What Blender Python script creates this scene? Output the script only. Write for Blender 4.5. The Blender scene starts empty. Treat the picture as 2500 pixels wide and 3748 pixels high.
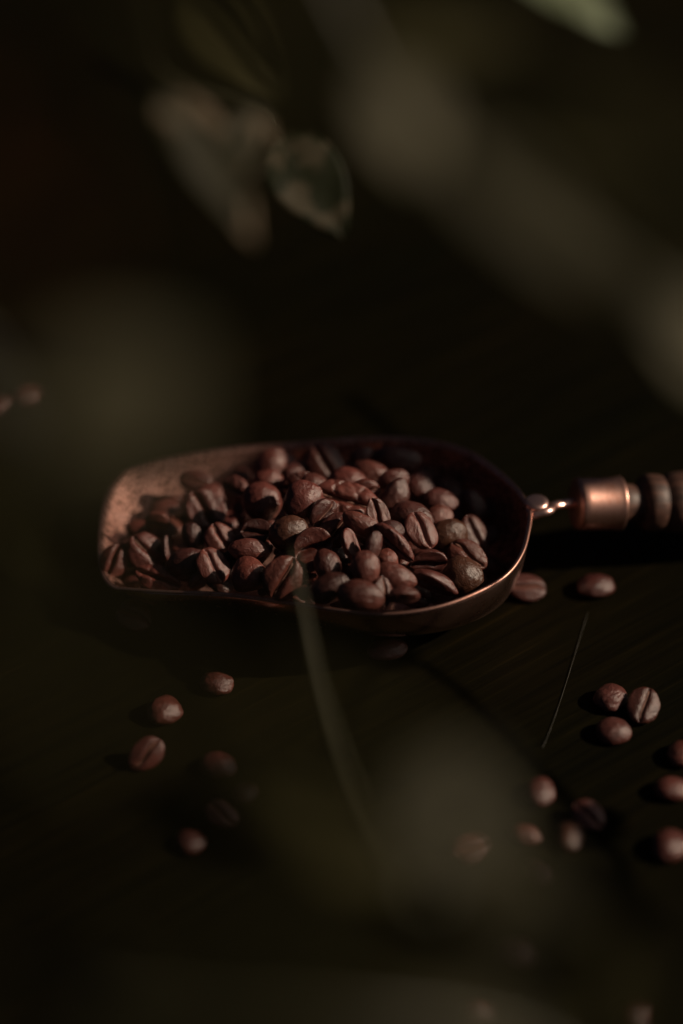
import bpy, math, random
import numpy as np
from mathutils import Vector, Matrix, noise

R = math.radians
scn = bpy.context.scene
col = scn.collection

# ------------------------------------------------------------------ camera
ELEV = R(40.0); FOCAL = 85.0; DIST = 0.637
TARGET = Vector((0, 0, 0.030))
FWD = Vector((0, math.cos(ELEV), -math.sin(ELEV)))
RIGHT = Vector((1, 0, 0))
UP = RIGHT.cross(FWD).normalized()
TOCAM = -FWD
CAMPOS = TARGET - FWD * DIST
cam_d = bpy.data.cameras.new("camera")
cam = bpy.data.objects.new("camera", cam_d); col.objects.link(cam)
cam.location = CAMPOS
cam.rotation_euler = (math.pi / 2 - ELEV, 0, 0)
cam_d.sensor_fit = 'VERTICAL'; cam_d.sensor_height = 36.0; cam_d.sensor_width = 24.0
cam_d.lens = FOCAL
cam_d.clip_start = 0.005; cam_d.clip_end = 20.0
cam_d.dof.use_dof = True
cam_d.dof.focus_distance = 0.629
cam_d.dof.aperture_fstop = 2.6
scn.camera = cam

# ------------------------------------------------------------------ sky, sun, exposure
SUN_AZ, SUN_EL = R(-3), R(35)           # azimuth counted from +X towards +Y
SUN = Vector((math.cos(SUN_EL) * math.cos(SUN_AZ), math.cos(SUN_EL) * math.sin(SUN_AZ), math.sin(SUN_EL)))
w = bpy.data.worlds.new("World"); scn.world = w; w.use_nodes = True
nt = w.node_tree; nt.nodes.clear()
sky = nt.nodes.new("ShaderNodeTexSky"); sky.sky_type = 'NISHITA'; sky.sun_disc = False
sky.sun_elevation = SUN_EL; sky.sun_rotation = math.atan2(SUN.x, SUN.y)
sky.air_density = 0.3; sky.dust_density = 6.0; sky.ozone_density = 0.0
bg = nt.nodes.new("ShaderNodeBackground"); bg.inputs['Strength'].default_value = 0.015
out = nt.nodes.new("ShaderNodeOutputWorld")
nt.links.new(sky.outputs[0], bg.inputs[0]); nt.links.new(bg.outputs[0], out.inputs[0])
sl = bpy.data.lights.new("sun", 'SUN'); sl.energy = 5.0; sl.angle = R(0.7); sl.color = (1.0, 0.81, 0.62)
so = bpy.data.objects.new("sun", sl); col.objects.link(so)
so.rotation_euler = SUN.to_track_quat('Z', 'Y').to_euler()
scn.view_settings.view_transform = 'Standard'; scn.view_settings.look = 'None'
scn.view_settings.exposure = 0.0; scn.view_settings.gamma = 1.0
scn.cycles.use_denoising = True
scn.cycles.max_bounces = 6

# ------------------------------------------------------------------ pixel helpers (photo pixels 2500 x 3748)
def ray(px, py):
    return FWD * FOCAL + RIGHT * ((px - 1250) * 36 / 3748) + UP * ((1874 - py) * 36 / 3748)
def at_z(px, py, z):
    d = ray(px, py); return CAMPOS + d * ((z - CAMPOS.z) / d.z)
def at_d(px, py, dist):
    return CAMPOS + ray(px, py) * (dist / FOCAL)
def pxsize(p):                                  # metres per photo pixel at a point
    return (p - CAMPOS).dot(FWD) / FOCAL * 36 / 3748
def project(p):
    v = p - CAMPOS; k = FOCAL / v.dot(FWD)
    return 1250 + v.dot(RIGHT) * k * 3748 / 36, 1874 - v.dot(UP) * k * 3748 / 36

# ------------------------------------------------------------------ naming helpers
def tag(o, label=None, cat=None, group=None, kind=None):
    if label: o['label'] = label
    if cat: o['category'] = cat
    if group: o['group'] = group
    if kind: o['kind'] = kind
    return o
def link(name, me, mat=None, parent=None):
    o = bpy.data.objects.new(name, me); col.objects.link(o)
    if mat is not None and not me.materials: me.materials.append(mat)
    if parent is not None:
        o.parent = parent
        o.matrix_parent_inverse = Matrix.Translation(-parent.location)
    return o
def empty(name, loc):
    o = bpy.data.objects.new(name, None); o.empty_display_size = 0.01
    col.objects.link(o); o.location = loc; return o
def mesh(name, verts, faces, smooth=True):
    me = bpy.data.meshes.new(name); me.from_pydata([tuple(v) for v in verts], [], faces); me.update()
    if smooth: me.polygons.foreach_set('use_smooth', [True] * len(me.polygons))
    return me
def interp(x, xs, ys): return float(np.interp(x, xs, ys))
def catmull(pts, n):
    pts = [Vector(p) for p in pts]; P = [pts[0] * 2 - pts[1]] + pts + [pts[-1] * 2 - pts[-2]]
    res = []; m = len(pts) - 1
    for k in range(n + 1):
        t = k / n * m; i = min(int(t), m - 1); f = t - i
        a, b, c, d = P[i:i + 4]
        res.append(0.5 * (2 * b + (c - a) * f + (2 * a - 5 * b + 4 * c - d) * f * f + (3 * b - a - 3 * c + d) * f ** 3))
    return res
def tube(pts, rad, seg=10, closed=False):
    n = len(pts); vs = []; fs = []
    if not hasattr(rad, '__len__'): rad = [rad] * n
    ref = None
    for i, p in enumerate(pts):
        a = pts[(i - 1) % n] if (closed or i) else p; b = pts[(i + 1) % n] if (closed or i < n - 1) else p
        t = (b - a).normalized()
        if ref is None: ref = t.orthogonal().normalized()
        ref = (ref - t * ref.dot(t)).normalized(); s = t.cross(ref)
        for k in range(seg):
            q = 2 * math.pi * k / seg
            vs.append(p + (ref * math.cos(q) + s * math.sin(q)) * rad[i])
    for i in range(n if closed else n - 1):
        j = (i + 1) % n
        for k in range(seg):
            l = (k + 1) % seg
            fs.append((i * seg + k, i * seg + l, j * seg + l, j * seg + k))
    if not closed:
        fs.append(tuple(range(seg))[::-1]); fs.append(tuple(range((n - 1) * seg, n * seg)))
    return vs, fs

# ------------------------------------------------------------------ materials
def new_mat(name):
    m = bpy.data.materials.new(name); m.use_nodes = True
    return m, m.node_tree, m.node_tree.nodes["Principled BSDF"]
def N(nt, t, **kw):
    n = nt.nodes.new(t)
    for k, v in kw.items():
        if k in n.inputs.keys() if hasattr(n.inputs, 'keys') else False: n.inputs[k].default_value = v
        else: setattr(n, k, v)
    return n
def noise_n(nt, scale, detail=4, rough=0.55, vec=None, dist=0.0):
    n = nt.nodes.new("ShaderNodeTexNoise")
    n.inputs['Scale'].default_value = scale; n.inputs['Detail'].default_value = detail
    n.inputs['Roughness'].default_value = rough; n.inputs['Distortion'].default_value = dist
    if vec is not None: nt.links.new(vec, n.inputs['Vector'])
    return n
def ramp(nt, fac, stops):
    r = nt.nodes.new("ShaderNodeValToRGB"); e = r.color_ramp.elements
    while len(e) < len(stops): e.new(0.5)
    for k, (p, c) in enumerate(stops):
        e[k].position = p; e[k].color = (*c, 1) if len(c) == 3 else c
    nt.links.new(fac, r.inputs[0]); return r
def bump(nt, h, strength, dist):
    b = nt.nodes.new("ShaderNodeBump"); b.inputs['Strength'].default_value = strength
    b.inputs['Distance'].default_value = dist; nt.links.new(h, b.inputs['Height']); return b

def bean_mat():
    m, nt, b = new_mat("roasted_bean"); L = nt.links
    tc = nt.nodes.new("ShaderNodeTexCoord"); oi = nt.nodes.new("ShaderNodeObjectInfo")
    add = nt.nodes.new("ShaderNodeVectorMath"); add.operation = 'ADD'
    sc = nt.nodes.new("ShaderNodeVectorMath"); sc.operation = 'SCALE'; sc.inputs['Scale'].default_value = 9.0
    L.new(oi.outputs['Location'], sc.inputs[0]); L.new(tc.outputs['Object'], add.inputs[0]); L.new(sc.outputs[0], add.inputs[1])
    n1 = noise_n(nt, 2.2, 5, 0.6, add.outputs[0])          # bean meshes are about 2 units long, scaled down
    r1 = ramp(nt, n1.outputs['Fac'], [(0.25, (0.044, 0.0120, 0.0088)), (0.75, (0.112, 0.0325, 0.0250))])
    mul = nt.nodes.new("ShaderNodeMixRGB"); mul.blend_type = 'MULTIPLY'; mul.inputs[0].default_value = 1
    L.new(r1.outputs[0], mul.inputs[1]); L.new(oi.outputs['Color'], mul.inputs[2])     # each bean's tone, with light or shade painted in for some
    L.new(mul.outputs[0], b.inputs['Base Color'])
    n2 = noise_n(nt, 14, 6, 0.65, add.outputs[0])
    n3 = noise_n(nt, 3.0, 3, 0.5, add.outputs[0], 1.2)
    ma = nt.nodes.new("ShaderNodeMath"); ma.operation = 'MULTIPLY_ADD'; ma.inputs[1].default_value = 0.5
    L.new(n2.outputs['Fac'], ma.inputs[0]); L.new(n3.outputs['Fac'], ma.inputs[2])
    bp = bump(nt, ma.outputs[0], 0.55, 0.0006); L.new(bp.outputs[0], b.inputs['Normal'])
    rr = ramp(nt, n2.outputs['Fac'], [(0.3, (0.27,) * 3), (0.7, (0.42,) * 3)]); L.new(rr.outputs[0], b.inputs['Roughness'])
    b.inputs['Specular IOR Level'].default_value = 0.6
    return m
def simple_noise_mat(name, c0, c1, scale, rough, bs=0.3, bd=0.0003, metal=0.0, spec=0.5):
    m, nt, b = new_mat(name)
    tc = nt.nodes.new("ShaderNodeTexCoord")
    n = noise_n(nt, scale, 6, 0.6, tc.outputs['Object'])
    r = ramp(nt, n.outputs['Fac'], [(0.3, c0), (0.7, c1)]); nt.links.new(r.outputs[0], b.inputs['Base Color'])
    bp = bump(nt, n.outputs['Fac'], bs, bd); nt.links.new(bp.outputs[0], b.inputs['Normal'])
    b.inputs['Roughness'].default_value = rough; b.inputs['Metallic'].default_value = metal
    b.inputs['Specular IOR Level'].default_value = spec
    return m
def copper_mat(name, worn, rough=None, tint=1.0):
    m, nt, b = new_mat(name); L = nt.links
    tc = nt.nodes.new("ShaderNodeTexCoord")
    fine = noise_n(nt, 1000 if worn else 800, 3, 0.7, tc.outputs['Object'])
    mid = noise_n(nt, 160, 5, 0.65, tc.outputs['Object'])
    mm = nt.nodes.new("ShaderNodeMath"); mm.operation = 'MULTIPLY_ADD'; mm.inputs[1].default_value = 0.35 if worn else 0.55
    L.new(mid.outputs['Fac'], mm.inputs[0]); L.new(fine.outputs['Fac'], mm.inputs[2])
    lo = 0.60 if worn else 0.50
    r = ramp(nt, mm.outputs[0], [(lo, (0.11, 0.055, 0.04)), (lo + 0.09, (0.72 * tint, 0.40 * tint ** 1.3, 0.32 * tint ** 1.5)), (lo + 0.3, (0.90 * tint, 0.57 * tint ** 1.3, 0.49 * tint ** 1.5))])
    L.new(r.outputs[0], b.inputs['Base Color'])
    rr = ramp(nt, mm.outputs[0], [(lo, (0.62,) * 3), (lo + 0.2, ((0.40 if worn else 0.30),) * 3)]); L.new(rr.outputs[0], b.inputs['Roughness'])
    if rough: rr.color_ramp.elements[0].color = (rough + .1,) * 3 + (1,); rr.color_ramp.elements[1].color = (rough,) * 3 + (1,)
    b.inputs['Metallic'].default_value = 1.0
    bp = bump(nt, fine.outputs['Fac'], 0.25 if worn else 0.12, 0.0002); L.new(bp.outputs[0], b.inputs['Normal'])
    return m
def wood_table_mat():
    m, nt, b = new_mat("dark_stained_wood"); L = nt.links
    tc = nt.nodes.new("ShaderNodeTexCoord"); mp = nt.nodes.new("ShaderNodeMapping")
    rotm = nt.nodes.new("ShaderNodeMapping"); rotm.inputs['Rotation'].default_value = (0, 0, R(-37)); L.new(tc.outputs['Object'], rotm.inputs[0])
    mp.inputs['Scale'].default_value = (14, 420, 1)
    L.new(rotm.outputs[0], mp.inputs[0])
    g = noise_n(nt, 1.0, 6, 0.65, mp.outputs[0], 0.3)
    mp2 = nt.nodes.new("ShaderNodeMapping"); mp2.inputs['Scale'].default_value = (4, 16, 1)
    L.new(rotm.outputs[0], mp2.inputs[0])
    big = noise_n(nt, 1.0, 3, 0.5, mp2.outputs[0])
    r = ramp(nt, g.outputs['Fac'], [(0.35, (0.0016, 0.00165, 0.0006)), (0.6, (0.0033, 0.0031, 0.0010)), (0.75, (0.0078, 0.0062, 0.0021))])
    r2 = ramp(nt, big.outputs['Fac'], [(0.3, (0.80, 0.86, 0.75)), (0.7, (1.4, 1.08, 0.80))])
    mul = nt.nodes.new("ShaderNodeMixRGB"); mul.blend_type = 'MULTIPLY'; mul.inputs[0].default_value = 1
    L.new(r.outputs[0], mul.inputs[1]); L.new(r2.outputs[0], mul.inputs[2]); L.new(mul.outputs[0], b.inputs['Base Color'])
    dust = noise_n(nt, 900, 2, 0.5, tc.outputs['Object'])
    bp = bump(nt, g.outputs['Fac'], 0.5, 0.0004); L.new(bp.outputs[0], b.inputs['Normal'])
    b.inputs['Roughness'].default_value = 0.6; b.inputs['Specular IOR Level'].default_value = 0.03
    return m
def leaf_mat(name, green, cream=None, amount=0.5, trans=0.35, seed=0.0, scale=45):
    m, nt, b = new_mat(name); L = nt.links
    tc = nt.nodes.new("ShaderNodeTexCoord"); mp = nt.nodes.new("ShaderNodeMapping"); mp.inputs['Location'].default_value = (seed, seed * 1.7, 0)
    L.new(tc.outputs['Object'], mp.inputs[0])
    n = noise_n(nt, scale * 3, 4, 0.6, mp.outputs[0])
    g = ramp(nt, n.outputs['Fac'], [(0.3, tuple(c * 0.65 for c in green)), (0.7, green)])
    base = g
    if cream:
        p = noise_n(nt, scale, 2.5, 0.5, mp.outputs[0], 0.4)
        k = ramp(nt, p.outputs['Fac'], [(amount - 0.02, (0, 0, 0)), (amount + 0.02, (1, 1, 1))])
        base = nt.nodes.new("ShaderNodeMixRGB"); L.new(k.outputs[0], base.inputs[0]); L.new(g.outputs[0], base.inputs[1]); base.inputs[2].default_value = (*cream, 1)
    L.new(base.outputs[0], b.inputs['Base Color']); b.inputs['Roughness'].default_value = 0.6; b.inputs['Specular IOR Level'].default_value = 0.12
    tr = nt.nodes.new("ShaderNodeBsdfTranslucent"); L.new(base.outputs[0], tr.inputs[0])
    mx = nt.nodes.new("ShaderNodeMixShader"); mx.inputs[0].default_value = trans
    L.new(b.outputs[0], mx.inputs[1]); L.new(tr.outputs[0], mx.inputs[2]); L.new(mx.outputs[0], nt.nodes["Material Output"].inputs[0])
    bp = bump(nt, n.outputs['Fac'], 0.2, 0.0004); L.new(bp.outputs[0], b.inputs['Normal'])
    return m

M = {
    'bean': bean_mat(),
    'chaff': simple_noise_mat("bean_chaff", (0.13, 0.058, 0.04), (0.21, 0.10, 0.07), 6, 0.7),
    'copper_in': copper_mat("worn_copper", True),
    'copper': copper_mat("polished_copper", False),
    'copper_dull': copper_mat("satin_copper", False, 0.38, 0.70),
    'copper_out': copper_mat("dark_copper", False, 0.22),
    'handle': None,
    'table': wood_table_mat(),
    'thread': simple_noise_mat("pale_fibre", (0.009, 0.008, 0.005), (0.016, 0.014, 0.009), 40, 0.6),
    'stem': simple_noise_mat("green_stem", (0.022, 0.021, 0.010), (0.038, 0.036, 0.018), 90, 0.5),
    'leaf': leaf_mat("olive_leaf", (0.055, 0.050, 0.020)),
    'leaf_dull': leaf_mat("dull_leaf", (0.060, 0.056, 0.032)),
    'leaf_brown': leaf_mat("brown_leaf", (0.100, 0.040, 0.015)),
    'leaf_pale': leaf_mat("pale_leaf", (0.064, 0.061, 0.038), (0.118, 0.110, 0.072), 0.50, 0.3, 0.3, 30),
    'leaf_mint': leaf_mat("mint_leaf", (0.10, 0.125, 0.066), (0.26, 0.31, 0.21), 0.48, 0.3, 0.8, 40),
    'leaf_var': leaf_mat("variegated_leaf", (0.010, 0.013, 0.004), (0.040, 0.034, 0.020), 0.55, 0.25, 0.37, 130),
    'leaf_var2': leaf_mat("cream_splashed_leaf", (0.020, 0.019, 0.008), (0.150, 0.116, 0.078), 0.50, 0.25, 0.61, 55),
}
def handle_wood():
    m, nt, b = new_mat("turned_wood"); L = nt.links
    tc = nt.nodes.new("ShaderNodeTexCoord"); mp = nt.nodes.new("ShaderNodeMapping"); mp.inputs['Scale'].default_value = (60, 700, 700)
    L.new(tc.outputs['Object'], mp.inputs[0])
    g = noise_n(nt, 1.0, 5, 0.6, mp.outputs[0], 0.4)
    r = ramp(nt, g.outputs['Fac'], [(0.35, (0.020, 0.008, 0.005)), (0.65, (0.070, 0.029, 0.018))]); L.new(r.outputs[0], b.inputs['Base Color'])
    b.inputs['Roughness'].default_value = 0.55
    bp = bump(nt, g.outputs['Fac'], 0.4, 0.0003); L.new(bp.outputs[0], b.inputs['Normal'])
    return m
M['handle'] = handle_wood()

# ------------------------------------------------------------------ table
def build_table():
    x0, x1, y0, y1, t = -0.8, 0.8, -0.55, 0.95, 0.03
    vs = [(x0, y0, 0), (x1, y0, 0), (x1, y1, 0), (x0, y1, 0), (x0, y0, -t), (x1, y0, -t), (x1, y1, -t), (x0, y1, -t)]
    fs = [(0, 1, 2, 3), (7, 6, 5, 4), (0, 4, 5, 1), (1, 5, 6, 2), (2, 6, 7, 3), (3, 7, 4, 0)]
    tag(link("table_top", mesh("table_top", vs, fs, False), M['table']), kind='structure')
build_table()

# ------------------------------------------------------------------ scoop
FAR = [(480, 1706), (600, 1680), (850, 1643), (1070, 1625), (1250, 1609), (1420, 1602), (1590, 1617), (1720, 1655), (1820, 1722), (1890, 1785), (1928, 1840), (1941, 1876)]
NEAR = [(450, 2156), (600, 2166), (850, 2176), (1070, 2206), (1250, 2234), (1430, 2246), (1600, 2222), (1740, 2172), (1850, 2108), (1912, 2025), (1938, 1930), (1943, 1882)]
RIMZ = [.0135, .0155, .0185, .0210, .0227, .0239, .0247, .0252, .0255, .0258, .0260, .0260]
NU, NV = 72, 40
Fp = catmull([at_z(*p, z) for p, z in zip(FAR, RIMZ)], NU)
Np = catmull([at_z(*p, z) for p, z in zip(NEAR, RIMZ)], NU)
LIP = at_z(362, 1945, 0.0106)
DEP = catmull([(d, 0, 0) for d in (.0030, .0120, .0166, .0196, .0215, .0227, .0235, .0233, .0204, .0148, .0074, .0006)], NU)
def bowl_point(i, th):
    f, n = Fp[i], Np[i]; mid = (f + n) / 2; u = i / NU
    b = mid.copy(); b.z -= DEP[i].x
    k = max(0.0, 1 - u / 0.16); k = k * k * (3 - 2 * k)
    b.x += (LIP.x - (Fp[0].x + Np[0].x) / 2) * k; b.y += (LIP.y - (Fp[0].y + Np[0].y) / 2) * k
    b.y -= .0045 * min(1.0, u / .07) * max(0.0, 1 - max(0.0, u - .07) / .30)          # trough shifted towards the front so the flared lip catches a sun highlight
    c, s = math.cos(th), math.sin(th)
    pc = 0.80; c2 = math.copysign(abs(c) ** pc, c); s2 = s ** 1.02
    return mid + (f - n) / 2 * c2 + (b - mid) * s2
grid = [[bowl_point(i, math.pi * j / NV) for j in range(NV + 1)] for i in range(NU + 1)]
SC_ROOT = Vector(((Fp[40].x), (Fp[36].y + Np[36].y) / 2, 0))
scoop = empty("coffee_scoop", SC_ROOT)
tag(scoop, "worn copper scoop with turned wooden handle, heaped with roasted coffee beans", "scoop")
vs = [p for row in grid for p in row]
W_ = NV + 1
fs = [(i * W_ + j, i * W_ + j + 1, (i + 1) * W_ + j + 1, (i + 1) * W_ + j) for i in range(NU) for j in range(NV)]
bowl = link("bowl", mesh("bowl", vs, fs), M['copper_in'], scoop)
sm = bowl.modifiers.new("thickness", 'SOLIDIFY'); sm.thickness = 0.0007; sm.offset = 1.0
bowl.data.materials.append(M['copper_out']); sm.material_offset = 1; sm.material_offset_rim = 1
rim_loop = [grid[i][0] for i in range(NU + 1)] + [grid[i][NV] for i in range(NU - 1, 0, -1)] + [grid[0][j] for j in range(NV, 0, -1)]
tv, tf = tube(rim_loop, 0.00048, 8, True)
link("rim", mesh("rim", tv, tf), M['copper_dull'], scoop)
# tang, rivet, ferrule, handle
A0 = at_z(1950, 1878, 0.0255); AX0 = at_z(2110, 1845, 0.0215); AX1 = at_z(2500, 1838, 0.0175)
adir = (AX1 - AX0).normalized(); side = Vector((0, 0, 1)).cross(adir).normalized(); aup = adir.cross(side)
PXH = pxsize(AX0)
def lathe(prof, origin, seg=40):
    vs = []; fs = []
    for a, r in prof:
        for k in range(seg):
            q = 2 * math.pi * k / seg
            vs.append(origin + adir * a + (side * math.cos(q) + aup * math.sin(q)) * r)
    n = len(prof)
    for i in range(n - 1):
        for k in range(seg):
            l = (k + 1) % seg
            fs.append((i * seg + k, i * seg + l, (i + 1) * seg + l, (i + 1) * seg + k))
    fs.append(tuple(range(seg))[::-1]); fs.append(tuple(range((n - 1) * seg, n * seg)))
    return vs, fs
def lathe_part(name, prof, mat, org=AX0):
    v, f = lathe(prof, org); v = [p - org for p in v]
    o = link(name, mesh(name, v, f), mat, scoop); o.location = org
    o.matrix_parent_inverse = Matrix.Translation(-scoop.location); return o
rF = 100 * PXH
lathe_part("ferrule", [(-.0008, rF * .55), (-.0006, rF * .80), (0, rF * .95), (.0005, rF * .985), (.0022, rF * .97), (.006, rF * .965), (.0102, rF * .975), (.0115, rF * 1.0), (.0121, rF * 1.02), (.0124, rF * .99), (.0125, rF * .8)], M['copper_dull'])
lathe_part("handle", [(.0124, rF * .85), (.0126, rF * .93), (.0135, rF * .72), (.0172, rF * .68), (.0182, rF * .72), (.0187, rF * 1.0), (.0205, rF * 1.07), (.0225, rF * 1.06), (.0240, rF * 1.02), (.0245, rF * .93), (.0250, rF * .93), (.0254, rF * 1.05), (.028, rF * 1.12), (.034, rF * 1.2), (.045, rF * 1.28), (.058, rF * 1.25), (.072, rF * 1.1), (.084, rF * .95), (.092, rF * .92), (.097, rF * .75), (.0995, rF * .4), (.1, rF * .05)], M['handle'])
pts = catmull([A0 + Vector((-.0012, 0, -.001)), A0 + Vector((.0015, .0006, .0)), A0 + Vector((.0045, .0012, .0004)), (A0 + AX0) / 2 + Vector((0, .001, 0)), AX0 + adir * .001], 14)
tv, tf = tube(pts, [interp(k / 14, [0, .15, .35, .6, 1], [.0012, .0018, .0018, .0013, .0016]) for k in range(15)], 12)
tv = [Vector((p.x, p.y, pts[0].z + (p.z - pts[0].z) * .75)) for p in tv]
link("tang", mesh("tang", tv, tf), M['copper'], scoop)
rc = at_z(1965, 1834, 0.0272)
rv, rf = [], []
for a, z in ((.0031, -.0012), (.0032, -.0003), (.0029, .0001), (.0018, .0003), (.0003, .00035)):
    for k in range(20): q = 2 * math.pi * k / 20; rv.append(rc + Vector((a * math.cos(q), a * math.sin(q), z)))
for i in range(4):
    for k in range(20): l = (k + 1) % 20; rf.append((i * 20 + k, i * 20 + l, i * 20 + 20 + l, i * 20 + 20 + k))
rf.append(tuple(range(80, 100)))
link("rivet", mesh("rivet", rv, rf), M['copper'], scoop)

# ------------------------------------------------------------------ beans
import bmesh
def icosphere(sub):
    bm = bmesh.new(); bmesh.ops.create_icosphere(bm, subdivisions=sub, radius=1.0)
    v = np.array([p.co for p in bm.verts]); f = [tuple(q.index for q in p.verts) for p in bm.faces]; bm.free(); return v, f
ICO = {5: icosphere(5), 4: icosphere(4)}
def bean_mesh(name, seed, sub=5, open_=1.0, crack=0.0, point=0.0, cup=0.0, pea=0.0):
    """unit bean: x -1..1 long, y -1..1 wide, dome towards +z, creased flat face towards -z"""
    rnd = random.Random(seed); v, f = ICO[sub]
    off = Vector((rnd.uniform(-50, 50), rnd.uniform(-50, 50), rnd.uniform(-50, 50)))
    sway = rnd.uniform(-.20, .20); bend = rnd.uniform(-.06, .06); taper = rnd.uniform(-.12, .12) + point
    res = []
    for x, y, z in v:
        # blunt ends
        X = math.copysign(abs(x) ** 0.92, x); Y = y * (1 - taper * x); Zd = z
        if z < 0:
            flat = 0.36 + 0.64 * pea
            Zn = z * flat
            yc = y - sway * math.sin(x * 2.6) - bend - .05 * noise.noise(Vector((x * 3.1, 5, 1)) + off)
            wd = (0.075 + .045 * open_) * (1 + .35 * noise.noise(Vector((x * 2.3, 9, 4)) + off))
            g = math.exp(-(yc / wd) ** 2)
            lobe = math.exp(-((abs(yc) - .36) / .26) ** 2)
            fall = max(0, 1 - x * x) ** .35
            down = min(1, -z * 2.2)
            Zn += (0.46 * open_ * g * fall - .10 * lobe) * down * (1 - pea * .5)
            if cup: Zn += cup * max(0, 1 - x * x - y * y) * down
            if crack:
                for (cx, ang, ln) in ((-.25, 1.25, .8), (.18, 1.75, .7), (.45, 1.1, .5), (-.55, 1.9, .5)):
                    d = (x - cx) * math.sin(ang) - y * math.cos(ang) + .06 * noise.noise(Vector((x * 4, y * 4, 3)) + off)
                    Zn += crack * .13 * math.exp(-(d / .04) ** 2) * down
            Zd = Zn
        else:
            Zd = z * (1.0 - .12 * x * x)
        p = Vector((X, Y, Zd))
        n1 = noise.noise(p * 1.3 + off); n2 = noise.noise(p * 3.2 + off * 1.3); n3 = noise.noise(Vector((p.x * 9, p.y * 3.5, p.z * 4)) + off)
        k = 1 + .07 * n1 + .03 * n2 + .012 * n3
        if crack: k += .03 * noise.noise(p * 7 + off)
        res.append((p.x * k, p.y * k, p.z * k))
    me = bpy.data.meshes.new(name); me.from_pydata(res, [], f); me.update()
    me.polygons.foreach_set('use_smooth', [True] * len(me.polygons)); me.materials.append(M['bean'])
    # chaff thread lying in the crease
    def crease(x): return sway * math.sin(x * 2.6) + bend
    me['sway'] = sway; me['bend'] = bend
    cv = []; cf = []
    for i in range(15):
        x = -.78 + 1.56 * i / 14; wv = .045 + .03 * noise.noise(Vector((x * 5, 1, 2)) + off)
        zz = -(.36 - .30 * open_ * max(0, 1 - x * x) ** .35) * math.sqrt(max(.05, 1 - x * x)) - .015
        for s, dz in ((-1, 0), (0, -.03), (1, 0), (0, .05)):
            cv.append((x, crease(x) * (1 - taper * x) + s * wv, zz + dz))
    for i in range(14):
        for k in range(4): l = (k + 1) % 4; cf.append((i * 4 + k, i * 4 + l, i * 4 + 4 + l, i * 4 + 4 + k))
    cf += [(3, 2, 1, 0), (56, 57, 58, 59)]
    ce = bpy.data.meshes.new("chaff"); ce.from_pydata(cv, [], cf); ce.update()
    ce.polygons.foreach_set('use_smooth', [True] * len(ce.polygons)); ce.materials.append(M['chaff'])
    return me, ce
VAR = [bean_mesh("coffee_bean", 100 + k, 5, (0.5, .75, .95, .62, 1.1)[k % 5]) for k in range(14)]
SPEC = {'crack': bean_mesh("coffee_bean", 301, 5, .8, crack=1.0), 'point': bean_mesh("coffee_bean", 302, 5, 1.0, crack=.4, point=.35),
        'cup': bean_mesh("coffee_bean", 303, 5, 1.3, cup=.35), 'wrinkle': bean_mesh("coffee_bean", 304, 5, 1.2, crack=.7, point=-.1),
        'pea': bean_mesh("coffee_bean", 305, 5, .5, pea=1.0), 'wedge': bean_mesh("coffee_bean", 306, 5, .9, point=.3)}
G_PILE = "roasted beans heaped in the copper scoop"
G_TABLE = "roasted beans scattered on the dark table"

def orient(phi, rho, tau):
    l0 = RIGHT * math.cos(R(phi)) + UP * math.sin(R(phi)); w0 = -RIGHT * math.sin(R(phi)) + UP * math.cos(R(phi))
    B = Matrix((l0, w0, TOCAM)).transposed()
    return Matrix.Rotation(R(-tau), 3, w0) @ Matrix.Rotation(R(-rho), 3, l0) @ B

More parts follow.
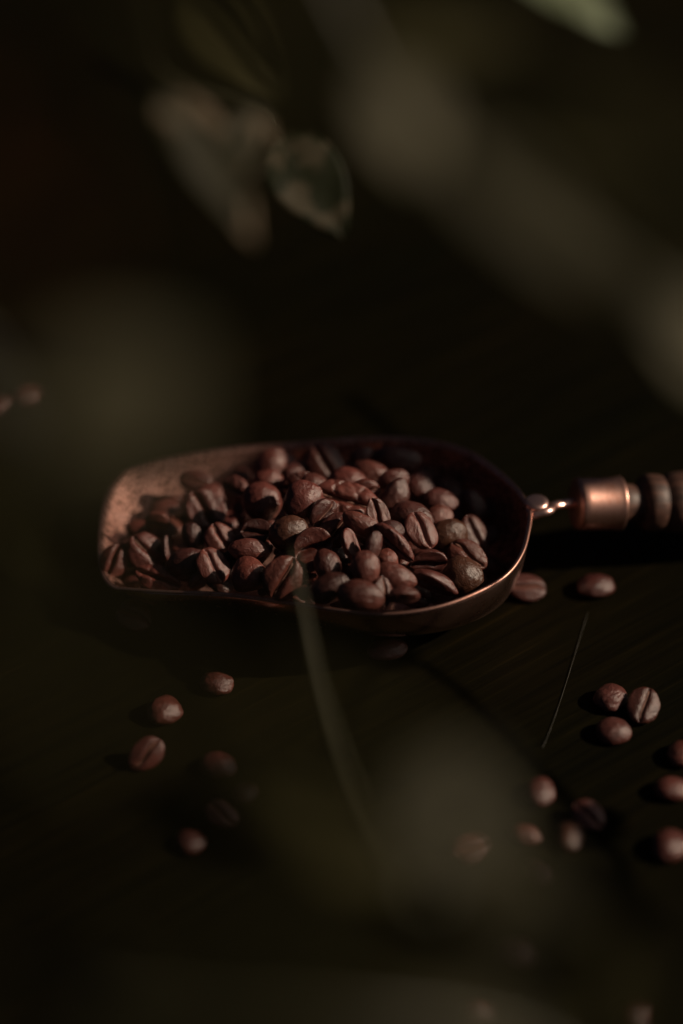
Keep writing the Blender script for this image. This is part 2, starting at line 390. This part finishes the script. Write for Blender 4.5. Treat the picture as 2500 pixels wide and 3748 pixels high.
# px, py, length px, width px, angle, roll (0 dome to camera, 180 crease to camera), tilt, kind, depth mm towards camera, label
PILE = [
 (713,1759,105,72, -10,200,10,None,0,"striped bean lying alone against the back wall of the scoop, its shadow on the copper"),
 (753,1861,138,112, -48,196,10,'cup',2,"split bean with open crease below the striped bean on the back wall"),
 (861,1790, 95,80, -30,150,15,'wrinkle',0,"dull wrinkled bean between the striped bean and big round dome"),
 (957,1835,128,116,-20,-10,5,None,3,"big smooth domed bean in the back left half of the heap"),
 (983,1768,100,86, 20,-20,10,None,-1,"dim domed bean peeping out behind the big smooth dome at the back left"),
 (990,1706,120,98, 60, 15,0,None,-2,"large dim bean standing highest at the back left, near the far rim"),
 (575,1907, 85,62, -5,140,15,None,2,"small bean with a bright upper edge bordering the bare copper floor"),
 (707,1968, 98,66,110, 20,0,None,3,"narrow upright oval bean, brightly lit, in the left part of the heap"),
 (804,1968, 95,92,-62,190,5,None,2,"two-lobed bean with wide crease just right of the narrow upright oval bean"),
 (937,1943, 95,76,  5,195,10,'cup',2,"small reddish cupped bean below the big smooth dome at the back left"),
 (534,2019,128,112,-50,196,0,None,2,"large dim bean showing its crease at the far left of the heap, over the lip"),
 (615,2009, 88,52, 95,110,0,None,1,"thin crescent-lit bean on edge beside the large creased bean at far left"),
 (687,2060,132,92, 12,-15,5,None,3,"wide smooth domed bean in front left, half in shade, above the near rim"),
 (912,2014,128,76, -5,-20,0,None,3,"long smooth bean lying level in the left middle of the heap"),
 (779,2070,118,96, -58,205,5,None,3,"bright reddish crescent-shaped bean between the wide shaded dome and blunt dome"),
 (917,2106,120,106,-15, 10,10,'wedge',4,"blunt pinkish domed bean at the near rim, left of the big two-lobed one"),
 (1036,2118,142,124, 66,172,5,None,5,"large two-lobed bean with deep crease overhanging the near rim"),
 (578,2118,148,80,-20,195,10,'wrinkle',-1,"long rough bean in the front left corner of the scoop against the near rim"),
 (416,2050,100,86, 60,185,0,None,-2,"dark bean at the leftmost edge of the heap, sitting right at the scoop lip"),
 (733,2122, 72,60, 40,130,0,None,-2,"small dark curled bean at the near rim in front of the wide shaded dome"),
 (1058,1953,126,112, 10,-15,0,None,2,"dull greenish domed bean in the middle of the heap, dimmed behind the blurred stem"),
 (468,2015, 92,70, 15, 30,0,None,-2,"black shaded bean at the left edge of the heap, against the speckled copper"),
 (1110,1840,142,118, 76,  5,8,None,6,"tall smooth domed bean with soft highlight in the centre, left of the cracked bean"),
 (1092,1772,118,80, 10,150,10,'wrinkle',1,"cracked rough-topped bean behind the tall smooth central dome"),
 (1155,1780, 95,70,-40, 20,0,None,0,"half hidden bean between the rough-topped bean and the cracked flat bean"),
 (1190,1695,132,108,-58,188,10,None,1,"large bean with a diagonal crease near the far rim, highest at the back middle"),
 (1271,1767,124,96, -8, 5,5,None,3,"round smooth pinkish bean behind the cracked flat bean"),
 (1332,1797, 98,74,  5,150,5,None,1,"curved bean under the right side of the round pinkish bean"),
 (1362,1745,140,96,-25, -20,5,'wrinkle',0,"large bumpy bean at the back, right of the round pinkish bean"),
 (1270,1840,212,130,-17,188,6,'crack',3,"biggest bean, flat face split by deep cracks, on top of the heap in the centre"),
 (1326,1920,138,70,-28,-25,0,None,6,"long smooth bean lying along the lower right edge of the biggest cracked bean"),
 (1183,1882,104,90, 55,140,5,None,4,"dim bean with one lit curved edge under the tall central dome"),
 (1232,1940,122,98, 42,168,5,None,4,"bean with a pale diagonal crease below the biggest cracked bean"),
 (1145,2000,126,112, 35,172,5,'cup',3,"dim bean with a hollow crease, mid heap, right of the blurred stem"),
 (1290,1995,112,72, 112,120,0,None,3,"dark bean with a lit arching edge in the middle front of the heap"),
 (1366,2000, 96,54, 74,-30,0,None,5,"narrow upright lit bean directly above the small round bean"),
 (1385,1880,104,64, -65,190,0,'cup',2,"curled dark ring-like bean at the right end of the biggest cracked bean"),
 (1444,1826,136,84, 68,-10,5,None,2,"long smooth upright bean right of the curled dark bean"),
 (1336,2088,124,92, 84, 10,10,None,5,"smooth upright domed bean left of the small round bean, in the front middle"),
 (1414,2056, 84,76, 80, 20,10,'pea',5,"small shiny round bean, smallest in the front middle of the heap"),
 (1200,2072,108,80,-70, 0,5,None,4,"plain reddish domed bean in the front middle, below the hollow creased bean"),
 (1150,2092, 80,70, 20,150,0,'wrinkle',1,"crumpled dark bean in front, right of the bean overhanging the rim"),
 (1208,2152,138,86, 24,  0,5,None,3,"long tapering bean at the near rim, tilted up to the right"),
 (1320,2180,148,96, -8,-10,5,None,4,"large smooth dark bean at the near rim, lowest in the front middle"),
 (1405,2172,104,78, 100,140,0,None,2,"dark bean on edge at the near rim, right of the large smooth dark bean"),
 (1122,2168, 62,52,  0, 10,0,'pea',1,"tiny dim bean tip at the near rim beside the large two-lobed bean"),
 (1440,1988,160,78,-42,130,0,'point',4,"pointed wrinkled bean sloping down to the right above the small round bean"),
 (1436,1940, 80,60,-10, 20,0,None,1,"small dim bean tucked behind the upper end of the pointed wrinkled bean"),
 (1448,2116,136,92,-12,-15,5,'wedge',4,"domed bean with one pointed corner in front of the small round bean"),
 (1477,2186,100,84,  2,110,0,None,3,"squat two-tier bean with level crease at the near rim, right front"),
 (1452,1686,158,92, -8,-20,0,None,0,"large bean in deep shade at the back right, nearest the far rim"),
 (1326,1672, 80,62, 30,-10,0,None,-1,"small dim reddish bean at the very back of the heap, by the far rim"),
 (1440,1758, 98,70, 10,-20,0,None,0,"reddish bean above the long smooth upright bean"),
 (1540,1794,112,86,-60, 10,0,None,0,"dim upright bean in the shaded back right of the heap"),
 (1612,1832,108,72,-15, 20,0,None,0,"dim level bean in the shade, second from the back right end of the heap"),
 (1734,1855,114,76,-65,-10,0,None,0,"dim bean with one faint lit side, nearest the handle in the heap"),
 (1506,1896,136,98,-20,  0,5,None,1,"reddish domed bean behind the striped creased bean on the right"),
 (1543,1942,126,96,-58,208,5,None,3,"striped bean with sharp crease, in focus on the right side of the heap"),
 (1604,1896, 92,78, 20, 10,0,None,-1,"greyish bean tip behind the olive dome on the right"),
 (1640,1960,124,98, 20,-10,5,None,2,"smooth olive-brown domed bean right of the striped creased bean"),
 (1738,1962,132,92,-72,212,5,None,1,"dim upright bean with crease on its right side, rightmost in the heap"),
 (1712,2034,130,92,-32,194,10,None,3,"bean with a pale crease lying on top of the big olive dome"),
 (1694,2110,134,118,-50,-10,5,None,4,"big olive-brown domed bean at lower right, beside the bright rim"),
 (1569,2060,116,82, 10,150,10,'cup',3,"broken cupped bean with a curled edge in the right front of the heap"),
 (1588,2138,160,92,-22,115,0,'wedge',3,"long wedge bean with a black shaded face and lit upper edge, right front"),
]
ZPX = [380, 450, 600, 800, 1000, 1250, 1450, 1600, 1750, 1850]
ZC = [.0140, .0135, .0160, .0215, .0262, .0298, .0288, .0242, .0175, .0140]
ZE = [.0140, .0130, .0140, .0168, .0195, .0218, .0218, .0185, .0140, .0120]
FXS = [p[0] for p in FAR]; FYS = [p[1] for p in FAR]; NXS = [p[0] for p in NEAR]; NYS = [p[1] for p in NEAR]
def pile_z(px, py):
    f, n = interp(px, FXS, FYS), interp(px, NXS, NYS); s = (py - (f + n) / 2) / ((n - f) / 2)
    return interp(px, ZPX, ZE) + (interp(px, ZPX, ZC) - interp(px, ZPX, ZE)) * max(0, 1 - s * s)
beans = []
for (px, py, L_, W2, phi, rho, tau, kind, dz, label) in PILE:
    p = at_z(px, py, pile_z(px, py)); p += (CAMPOS - p).normalized() * dz * .001
    s = pxsize(p); a, b = L_ * s / 2 * 1.20, W2 * s / 2 * 1.22
    beans.append(dict(p=p, a=a, b=b, c=b * .80, rot=orient(phi, rho, tau), kind=kind, label=label, top=True, rho=rho))
# beans under the top layer, seen only as dark shapes in the gaps
rnd = random.Random(7)
tries = 0; under = []
while len(under) < 110 and tries < 9000:
    tries += 1
    px, py = rnd.uniform(430, 1780), rnd.uniform(1680, 2190)
    f, n = interp(px, FXS, FYS), interp(px, NXS, NYS)
    if not (f + 62 < py < n - 40): continue
    if px < 700 - (py - 1740) * .95: continue          # bare copper near the lip
    z = pile_z(px, py) - rnd.uniform(.0042, .0075)
    if z < .0055: z = .0055
    p = at_z(px, py, z)
    if any((p - q).length < .0060 for q in under): continue
    under.append(p)
    L_ = rnd.uniform(.0095, .0112) / 2
    rot = Matrix.Rotation(rnd.uniform(0, 6.28), 3, 'Z') @ Matrix.Rotation(rnd.uniform(-.6, .6), 3, 'X') @ Matrix.Rotation(rnd.choice((0, math.pi)) + rnd.uniform(-.5, .5), 3, 'Y')
    beans.append(dict(p=p, a=L_, b=L_ * .78, c=L_ * .52, rot=rot, kind=None, top=False, rho=0,
                      label="dark bean deep in the heap, seen only in the gaps between the upper beans"))
# loosen overlaps: slide along the line of sight so that the arrangement stays
view = [(CAMPOS - b['p']).normalized() for b in beans]
def spheres(b):
    ax = b['rot'] @ Vector((1, 0, 0)); ra = (b['b'] * b['c']) ** .5 * .92; e = max(0, b['a'] - ra) * .95
    return [(b['p'] + ax * e * k, ra) for k in (-1, 0, 1)]
base_p = [b['p'].copy() for b in beans]
for it in range(40):
    S = [spheres(b) for b in beans]; mv = [0.0] * len(beans)
    for i in range(len(beans)):
        for j in range(i + 1, len(beans)):
            if (beans[i]['p'] - beans[j]['p']).length > .018: continue
            pen = max(r1 + r2 - (c1 - c2).length for c1, r1 in S[i] for c2, r2 in S[j]) - .0005
            if pen > 0:
                sgn = 1 if (beans[i]['p'] - beans[j]['p']).dot(TOCAM) > 0 else -1
                ki = .3; 
                if beans[i]['top'] and not beans[j]['top']: wi, wj = .1, .5
                elif beans[j]['top'] and not beans[i]['top']: wi, wj = .5, .1
                else: wi = wj = .25
                mv[i] += sgn * pen * wi; mv[j] -= sgn * pen * wj
    for i, b in enumerate(beans):
        q = b['p'] + view[i] * max(-.0012, min(.0012, mv[i]))
        d = (q - base_p[i]).dot(view[i]); lim = .0050 if b['top'] else .010
        d = max(-lim, min(lim, d)); b['p'] = base_p[i] + view[i] * d
        if b['p'].z < .0055: b['p'] = b['p'] + view[i] * (.0055 - b['p'].z) / view[i].z
SHORT = ["striped bean on the back wall", "split bean below the striped one", "dull wrinkled bean at the back left", "big smooth dome at the back left", "dim dome behind the big smooth one", "highest bean at the back left",
 "small bean bordering the bare copper", "narrow upright oval bean on the left", "two-lobed bean near the upright oval", "cupped reddish bean on the left", "large dim creased bean at far left", "thin crescent-lit bean at far left",
 "half-shaded wide dome in front left", "long level bean in the left middle", "bright crescent-shaped bean in front left", "blunt pinkish dome at the near rim", "two-lobed bean overhanging the near rim", "long rough bean in the left front corner",
 "bean at the scoop lip", "small curled bean at the near rim", "greenish dome behind the stem", "black shaded bean at the left", "tall smooth central dome", "rough-topped bean behind the central dome",
 "half hidden bean by the rough-topped one", "large diagonal-creased bean at the back", "round pinkish bean at the back", "curved bean under the pinkish one", "large bumpy bean at the back", "biggest cracked bean",
 "smooth bean under the biggest cracked one", "dim bean under the central dome", "pale-creased bean below the biggest one", "hollow-creased bean right of the stem", "dark bean with lit arching edge", "narrow upright lit bean",
 "curled ring-like bean", "long smooth upright bean", "upright dome by the small round bean", "small round bean", "plain reddish dome in the front middle", "crumpled dark bean in front",
 "long tapering bean at the near rim", "large smooth dark bean at the near rim", "bean on edge at the near rim", "tiny bean tip at the near rim", "pointed wrinkled bean", "dim bean behind the pointed one",
 "dome with one pointed corner", "squat two-tier bean at the near rim", "large bean in shade by the far rim", "small reddish bean at the very back", "reddish bean above the long upright one", "dim upright bean in the back right",
 "dim level bean in the back right", "bean nearest the handle", "reddish dome behind the striped creased bean", "striped creased bean in focus", "greyish bean tip on the right", "smooth olive-brown dome",
 "rightmost upright creased bean", "pale-creased bean on the olive dome", "big olive dome at lower right", "broken cupped bean", "long wedge bean"]
HIDDEN = set([66, 68, 69, 71, 72, 75, 76, 77, 79, 82, 85, 88, 91, 93, 94, 98, 99, 101, 102, 106, 108, 110, 111, 114, 116, 117, 119, 121, 123, 128, 129, 131, 135, 136, 138, 144, 145, 146, 147, 149, 150, 151, 152, 153, 154, 156, 157, 159, 160, 166, 167, 170, 172, 173])
nt_ = len(PILE); used = set(); tops = [project(b['p']) for b in beans[:nt_]]
for k in range(nt_, len(beans)):
    if k in HIDDEN: continue
    x, y = project(beans[k]['p'])
    for q in sorted(range(nt_), key=lambda q: (tops[q][0] - x) ** 2 + (tops[q][1] - y) ** 2):
        dx, dy = x - tops[q][0], y - tops[q][1]
        sd_ = ("right of" if dx > 0 else "left of") if abs(dx) > abs(dy) else ("in front of" if dy > 0 else "behind")
        if (q, sd_) not in used: used.add((q, sd_)); break
    beans[k]['label'] = "dark buried bean %s the %s" % (sd_, SHORT[q])
TONE = random.Random(21)
def roast_and_light(o, fixed=None):
    v = fixed if fixed else TONE.choice((.50, .68, .80, .92, 1.0, 1.12, 1.28))
    g = TONE.uniform(.90, 1.06)
    o.color = (v, v * g, v * g * TONE.uniform(.90, 1.04), 1) if not isinstance(v, tuple) else (*v, 1)
FIXED = {29: 1.35, 22: 1.15, 3: 1.1, 26: 1.25, 30: 1.2, 39: 1.35, 46: 1.0, 57: 1.15, 15: 1.25, 16: 1.0, 13: 1.1, 38: 1.1, 14: 1.2, 59: (.72, .92, .62), 62: (.62, .80, .55), 20: (.7, .9, .65), 60: .75, 1: .9}  # light painted into tones
def place_bean(k, b, group):
    me, ch = SPEC[b['kind']] if b.get('kind') else VAR[k % len(VAR)]
    o = bpy.data.objects.new("coffee_bean", me); col.objects.link(o)
    o.matrix_world = Matrix.LocRotScale(b['p'], b['rot'].to_quaternion(), Vector((b['a'], b['b'], b['c'])))
    tag(o, b['label'], "coffee bean", group); roast_and_light(o, FIXED.get(k))
    if b.get('top') and 125 <= b['rho'] <= 200 and b.get('kind') not in ('cup', 'wrinkle'):
        c = bpy.data.objects.new("chaff", ch); col.objects.link(c); c.parent = o
    return o
for k, b in enumerate(beans):
    if k not in HIDDEN: place_bean(k, b, G_PILE)

# beans on the table: px, py, length px, width px, plan yaw, pose (dome / crease / lean), label
LOOSE = [
 (105,1466,112,100, 30,'dome',"blurred bean lying alone far behind the scoop, at the left, its right side lit"),
 (4,1498,100,84, 70,'dome',"blurred bean cut by the left picture edge, behind the scoop"),
 (1925,2152,146,104,-12,'crease',"bean showing a level crease under the neck of the scoop"),
 (2182,2150,142,116, 10,'dome',"smooth bean lying alone in front of the copper ferrule"),
 (2236,2558,132,122, 50,'dome',"shiny domed bean at the top left of the cluster of three on the right"),
 (2355,2584,142,118, 75,'crease',"two-lobed bean with upright crease in the cluster of three on the right"),
 (2246,2680,132,116,-10,'dome',"plain domed bean lowest in the cluster of three on the right"),
 (2500,2764,130,112, 60,'dome',"bean half cut by the right edge, topmost of the column of three there"),
 (2460,2893,136,112,-10,'dome',"blurred bean at the right edge, middle one of the column of three there"),
 (2450,3100,152,136, 60,'dome',"large blurred reddish bean at the right edge, lowest of the column of three there"),
 (1978,2900,142,112, 85,'dome',"upright oval bean in front of the scoop, right of the large pale blur"),
 (1925,3055,118,92,-20,'dome',"faint bean below the upright oval bean, at the edge of the pale blur"),
 (2085,3065,140,104, 80,'dome',"olive-dark bean in shade right of the faint bean near the pale blur"),
 (1722,3108,134,112, 25,'crease',"faint creased bean seen through the large pale blur"),
 (1972,3190,128,96,-50,'dome',"barely visible bean below the faint bean at the edge of the pale blur"),
 (602,2606,134,124, 40,'dome',"round lit bean, upper of the lit pair at front left"),
 (535,2764,146,106, 40,'lean',"pointed bean with long crease, lower of the lit pair at front left"),
 (795,2504,130,110,-15,'dome',"bean at the scoop's shadow edge with one bright tip, in front left"),
 (490,2256,136,116,-35,'crease',"almost black bean in the shadow right under the scoop lip"),
 (1416,2380,150,100, 12,'dome',"dark bean in the scoop's shadow, only its right tip lit, in front of the bowl"),
 (800,2806,140,112,-20,'dome',"dim brown bean, topmost of four at the lower left"),
 (893,2908,112,96, 70,'dome',"dim bean with one soft highlight, rightmost of four at the lower left"),
 (812,2980,128,92,-35,'crease',"dim half-moon bean, third down of four at the lower left"),
 (696,3080,118,100,-50,'dome',"dim round bean, lowest of four at the lower left"),
 (1892,3492,136,110,-10,'dome',"very faint bean near the bottom right, below the pale blur"),
 (2340,3725,136,110, 30,'dome',"faint bean cut by the bottom edge at the right"),
 (1745,3690,130,108, 10,'dome',"faint bean near the bottom edge, under the greenish blur"),
 (2155,2985,130,104,-40,'crease',"black shaded bean between the pale blur and the column at the right edge"),
]
for k, (px, py, L_, W2, yaw, pose, label) in enumerate(LOOSE):
    p = at_z(px, py, .0026); s = pxsize(p); a, b = L_ * s / 2, W2 * s / 2
    c = b * .76
    me, ch = VAR[(k * 5 + 3) % len(VAR)]
    rt = Matrix.Rotation(R(yaw), 3, 'Z')
    rn = random.Random(k)
    if pose == 'dome': rt = rt @ Matrix.Rotation(R(rn.uniform(-9, 9)), 3, 'X')
    else: rt = Matrix.Rotation(R(26 if pose == 'crease' else 52), 3, 'X') @ rt @ Matrix.Rotation(math.pi, 3, 'X')
    o = bpy.data.objects.new("coffee_bean", me); col.objects.link(o)
    mw = Matrix.LocRotScale(Vector((0, 0, 0)), rt.to_quaternion(), Vector((a, b, c)))
    co = np.empty(len(me.vertices) * 3); me.vertices.foreach_get('co', co); co = co.reshape(-1, 3)
    zr = np.array(mw.to_3x3())[2]; zmin = float((co @ zr).min())
    p = at_z(px, py, -zmin * .95); p.z = -zmin + .00005
    o.matrix_world = Matrix.LocRotScale(p, rt.to_quaternion(), Vector((a, b, c)))
    tag(o, label, "coffee bean", G_TABLE); roast_and_light(o, (.55, .66, .45) if label.startswith('olive-dark') else TONE.choice((.6, .75, .9)))  # shade painted into the olive-dark bean's tone
    if pose != 'dome':
        cc = bpy.data.objects.new("chaff", ch); col.objects.link(cc); cc.parent = o

# thin fibre on the table
tp = catmull([at_z(2152, 2240, .0003), at_z(2106, 2390, .0004), at_z(2061, 2535, .0003), at_z(2020, 2655, .0004), at_z(1985, 2740, .0003)], 24)
tv, tf = tube(tp, [.00006 + .00004 * abs(math.sin(k * .9)) for k in range(25)], 6)
tag(link("thread", mesh("thread", tv, tf), M['thread']), "thin pale fibre lying across the dark table right of the scoop", "thread")

# ------------------------------------------------------------------ leaves
def leaf(parent, base, tip, nrm, width, mat, droop=.12, fold=.25, rib=False, heart=False, label=None):
    nrm = nrm.normalized(); dr = tip - CAMPOS; dn = dr.dot(nrm)
    if abs(dn) > .15 * dr.length: tip = CAMPOS + dr * ((base - CAMPOS).dot(nrm) / dn)
    ax = tip - base; ln = ax.length; ax.normalize()
    nrm = (nrm - ax * nrm.dot(ax)).normalized(); sd = nrm.cross(ax)
    nt_, ns = 26, 12; vs = []; fs = []
    sd_seed = Vector((base.x * 90, base.y * 90, base.z * 90))
    def pt(t, s):
        hw = width / 2 * (math.sin(math.pi * min(1, t ** .72)) ** .85 if 0 < t < 1 else 0.0)
        wob = noise.noise(Vector((t * 4, s * 1.5, 0)) + sd_seed)
        return base + ax * (ln * t) + sd * (hw * s) + nrm * (fold * hw * abs(s) - droop * ln * (t - .5) ** 2 * 4 + .04 * ln * wob * abs(s))
    for i in range(nt_ + 1):
        for j in range(ns + 1): vs.append(pt(i / nt_, j / ns * 2 - 1))
    for i in range(nt_):
        for j in range(ns):
            a = i * (ns + 1) + j; fs.append((a, a + 1, a + ns + 2, a + ns + 1))
    org = base
    me = mesh("leaf", [v - org for v in vs], fs)
    o = link("leaf", me, mat, parent); o.location = org; o.matrix_parent_inverse = Matrix.Translation(-parent.location)
    so_ = o.modifiers.new("thickness", 'SOLIDIFY'); so_.thickness = .00025
    if label: o['label'] = label
    rp = [pt(i / 14, 0) - nrm * .0002 - org for i in range(15)]
    tv, tf = tube(rp, [.0007 * (1 - .8 * i / 14) for i in range(15)], 6)
    r = bpy.data.objects.new("midrib", mesh("midrib", tv, tf)); col.objects.link(r); r.data.materials.append(M['stem']); r.parent = o
    return o
def stem(parent, pts, r0, r1, n=24):
    sp = catmull(pts, n); tv, tf = tube(sp, [r0 + (r1 - r0) * k / n for k in range(n + 1)], 8)
    return link("stem", mesh("stem", tv, tf), M['stem'], parent)
V = Vector
def sprig(name, label, stem_pts, r0, r1, leaves, group=None):
    t = empty(name, stem_pts[0]); tag(t, label, "leafy sprig", group)
    stem(t, stem_pts, r0, r1)
    for lf in leaves: leaf(t, *lf)
    return t
GL = "leafy sprigs around the scoop"
# variegated sprig behind the scoop
sprig("leafy_sprig", "variegated sprig with cream-splashed leaves hanging above and behind the scoop",
  [at_d(420, -350, .44), at_d(500, 0, .46), at_d(600, 280, .50), at_d(960, 400, .56), at_d(1012, 480, .705)], .0004, .0003, [
  (at_d(1015, 490, .705), at_d(1265, 865, .69), V((.12, -.62, .72)), .0235, M['leaf_var'], .05, .10, "dark green leaf with cream blotches"),
  (at_d(600, 330, .47), at_d(940, 880, .47), V((.36, -.6, .65)), .0115, M['leaf_var2'], .05, .25),
  (at_d(955, 400, .48), at_d(800, 720, .48), V((.35, -.5, .8)), .008, M['leaf_var2'], .06, .25),
  (at_d(700, -50, .86), at_d(1010, 340, .83), V((-.25, -.6, .7)), .026, M['leaf'], .08, .25),
  ], GL)
# arching sprig close to the lens, upper right
sprig("leafy_sprig", "strongly blurred arching sprig close to the camera, sweeping down the upper right",
  [at_d(1150, -250, .36), at_d(1420, 250, .36), at_d(1800, 620, .355), at_d(2150, 900, .35), at_d(2700, 1350, .345)], .0010, .0012, [
  (at_d(1400, 270, .33), at_d(1560, 620, .33), V((.46, -.5, .75)), .0095, M['leaf_pale'], .05, .2),
  (at_d(1600, 480, .32), at_d(2220, 1060, .315), V((.18, -.7, .65)), .0080, M['leaf_dull'], .05, .2),
  (at_d(2390, 1090, .35), at_d(2720, 1420, .345), V((.45, -.5, .7)), .012, M['leaf_pale'], .05, .2),
  (at_d(1300, 110, .36), at_d(1900, 150, .36), V((0, -.7, .65)), .009, M['leaf'], .05, .2),
  (at_d(600, -250, .21), at_d(1300, 420, .21), V((-.2, -.7, .6)), .010, M['leaf'], .05, .2),  # near leaf added as an olive veil over the top
  (at_d(1900, 250, .22), at_d(2600, 900, .22), V((-.2, -.7, .6)), .010, M['leaf'], .05, .2),  # another added veil leaf, hazing the upper right
  (at_d(1750, 420, .36), at_d(2450, 640, .36), V((-.3, -.75, .6)), .010, M['leaf'], .05, .2),
  ], GL)
# left foreground
sprig("leafy_sprig", "strongly blurred olive sprig in the foreground at the left, over the scoop lip",
  [at_d(-350, 1000, .35), at_d(-50, 1350, .35), at_d(150, 1700, .35), at_d(200, 2050, .35)], .001, .0008, [
  (at_d(200, 1700, .285), at_d(690, 1250, .285), V((.10, -.68, .68)), .020, M['leaf_dull'], .05, .2),
  (at_d(-250, 250, .22), at_d(200, 1050, .22), V((-.35, -.7, .6)), .010, M['leaf_brown'], .05, .2),  # brown leaf added near the lens as a reddish veil
  (at_d(-300, 1500, .21), at_d(500, 2700, .21), V((-.25, -.7, .6)), .010, M['leaf'], .05, .2),  # added near leaf, veils the left side in olive haze
  (at_d(230, 2000, .35), at_d(-120, 2350, .34), V((-.3, -.75, .5)), .010, M['leaf'], .05, .2),
  (at_d(60, 1550, .34), at_d(240, 2060, .34), V((-.25, -.7, .6)), .010, M['leaf'], .05, .2),
  ], GL)
# stem over the scoop leading to the big pale blur
sprig("leafy_sprig", "thin green stem crossing in front of the scoop down to a large blurred pale leaf",
  [at_d(1075, 2010, .55), at_d(1092, 2130, .545), at_d(1117, 2250, .54), at_d(1172, 2500, .53), at_d(1258, 2790, .515), at_d(1350, 3000, .49), at_d(1470, 3170, .42), at_d(1560, 3260, .34)], .0005, .0017, [
  (at_d(1570, 3090, .30), at_d(1770, 2800, .29), V((.58, -.48, .68)), .0115, M['leaf_pale'], .05, .2),
  (at_d(1700, 3150, .33), at_d(2120, 3330, .33), V((.02, -.7, .65)), .010, M['leaf_dull'], .05, .2),
  (at_d(1440, 3130, .38), at_d(860, 2860, .36), V((-.1, -.7, .65)), .009, M['leaf'], .05, .2),
  (at_d(700, 2450, .22), at_d(1500, 2900, .22), V((-.15, -.7, .65)), .007, M['leaf'], .05, .2),  # added near leaf, a faint olive veil in front of the scoop
  (at_d(1480, 3160, .36), at_d(1050, 3100, .36), V((-.1, -.7, .6)), .009, M['leaf'], .05, .2),
  ], GL)
# top right pale leaf
sprig("leafy_sprig", "pale green leaf tip dipping into the top edge of the picture at the right",
  [at_d(1700, -500, .49), at_d(1850, -250, .48), at_d(1950, -120, .475)], .0014, .001, [
  (at_d(1830, -220, .465), at_d(2280, 100, .46), V((.32, -.5, .8)), .0125, M['leaf_mint'], .05, .15),
  ], GL)
# bottom
sprig("leafy_sprig", "strongly blurred dark sprig along the bottom edge of the picture",
  [at_d(2400, 4150, .34), at_d(1900, 3850, .34), at_d(1300, 3760, .33), at_d(500, 3700, .33), at_d(-100, 3550, .33)], .001, .0008, [
  (at_d(1950, 3830, .34), at_d(1480, 3660, .34), V((0, -.6, .7)), .014, M['leaf_dull'], .05, .2),
  (at_d(2250, 4000, .34), at_d(2330, 3300, .34), V((-.25, -.7, .6)), .012, M['leaf'], .05, .2),
  (at_d(300, 3300, .21), at_d(1900, 3650, .21), V((-.25, -.7, .6)), .010, M['leaf'], .05, .2),  # added near leaf, veils the bottom in olive haze
  (at_d(620, 3760, .33), at_d(60, 3480, .33), V((-.35, -.75, .45)), .012, M['leaf'], .05, .2),
  ], GL)
# unseen sprigs added beyond the right edge to block sun from scoop and beans
def shade_leaf(px, py, z, h, ln, wd, ang):
    c = at_z(px, py, z) + SUN * h; e1 = V((0, 0, 1)).cross(SUN).normalized(); e2 = SUN.cross(e1)   # e1 level, e2 rising
    d = e2 * math.cos(R(ang)) + e1 * math.sin(R(ang))
    return (c - d * ln / 2, c + d * ln / 2, V(SUN), wd, M['leaf'], .05, .2)
def shade_sprig(label, items):
    ls = [shade_leaf(*q) for q in items]
    top = ls[0][0] + V((.10, .05, .10))
    sprig("leafy_sprig", label, [top] + [l[0] + V((0, 0, .004)) for l in ls], .0012, .0008, ls, GL)
shade_sprig("added unseen leafy sprig beyond the right picture edge, shading the back of the scoop",
  [(1680, 1635, .026, .24, .058, .042, 0)])
shade_sprig("added unseen leafy sprig beyond the right picture edge, shading the beans at the lower left",
  [(815, 2960, 0, .65, .024, .040, 0), (1392, 2395, 0, .28, .012, .013, 0), (2130, 3030, 0, .25, .012, .016, 20), (1860, 3380, 0, .50, .044, .044, 0)])
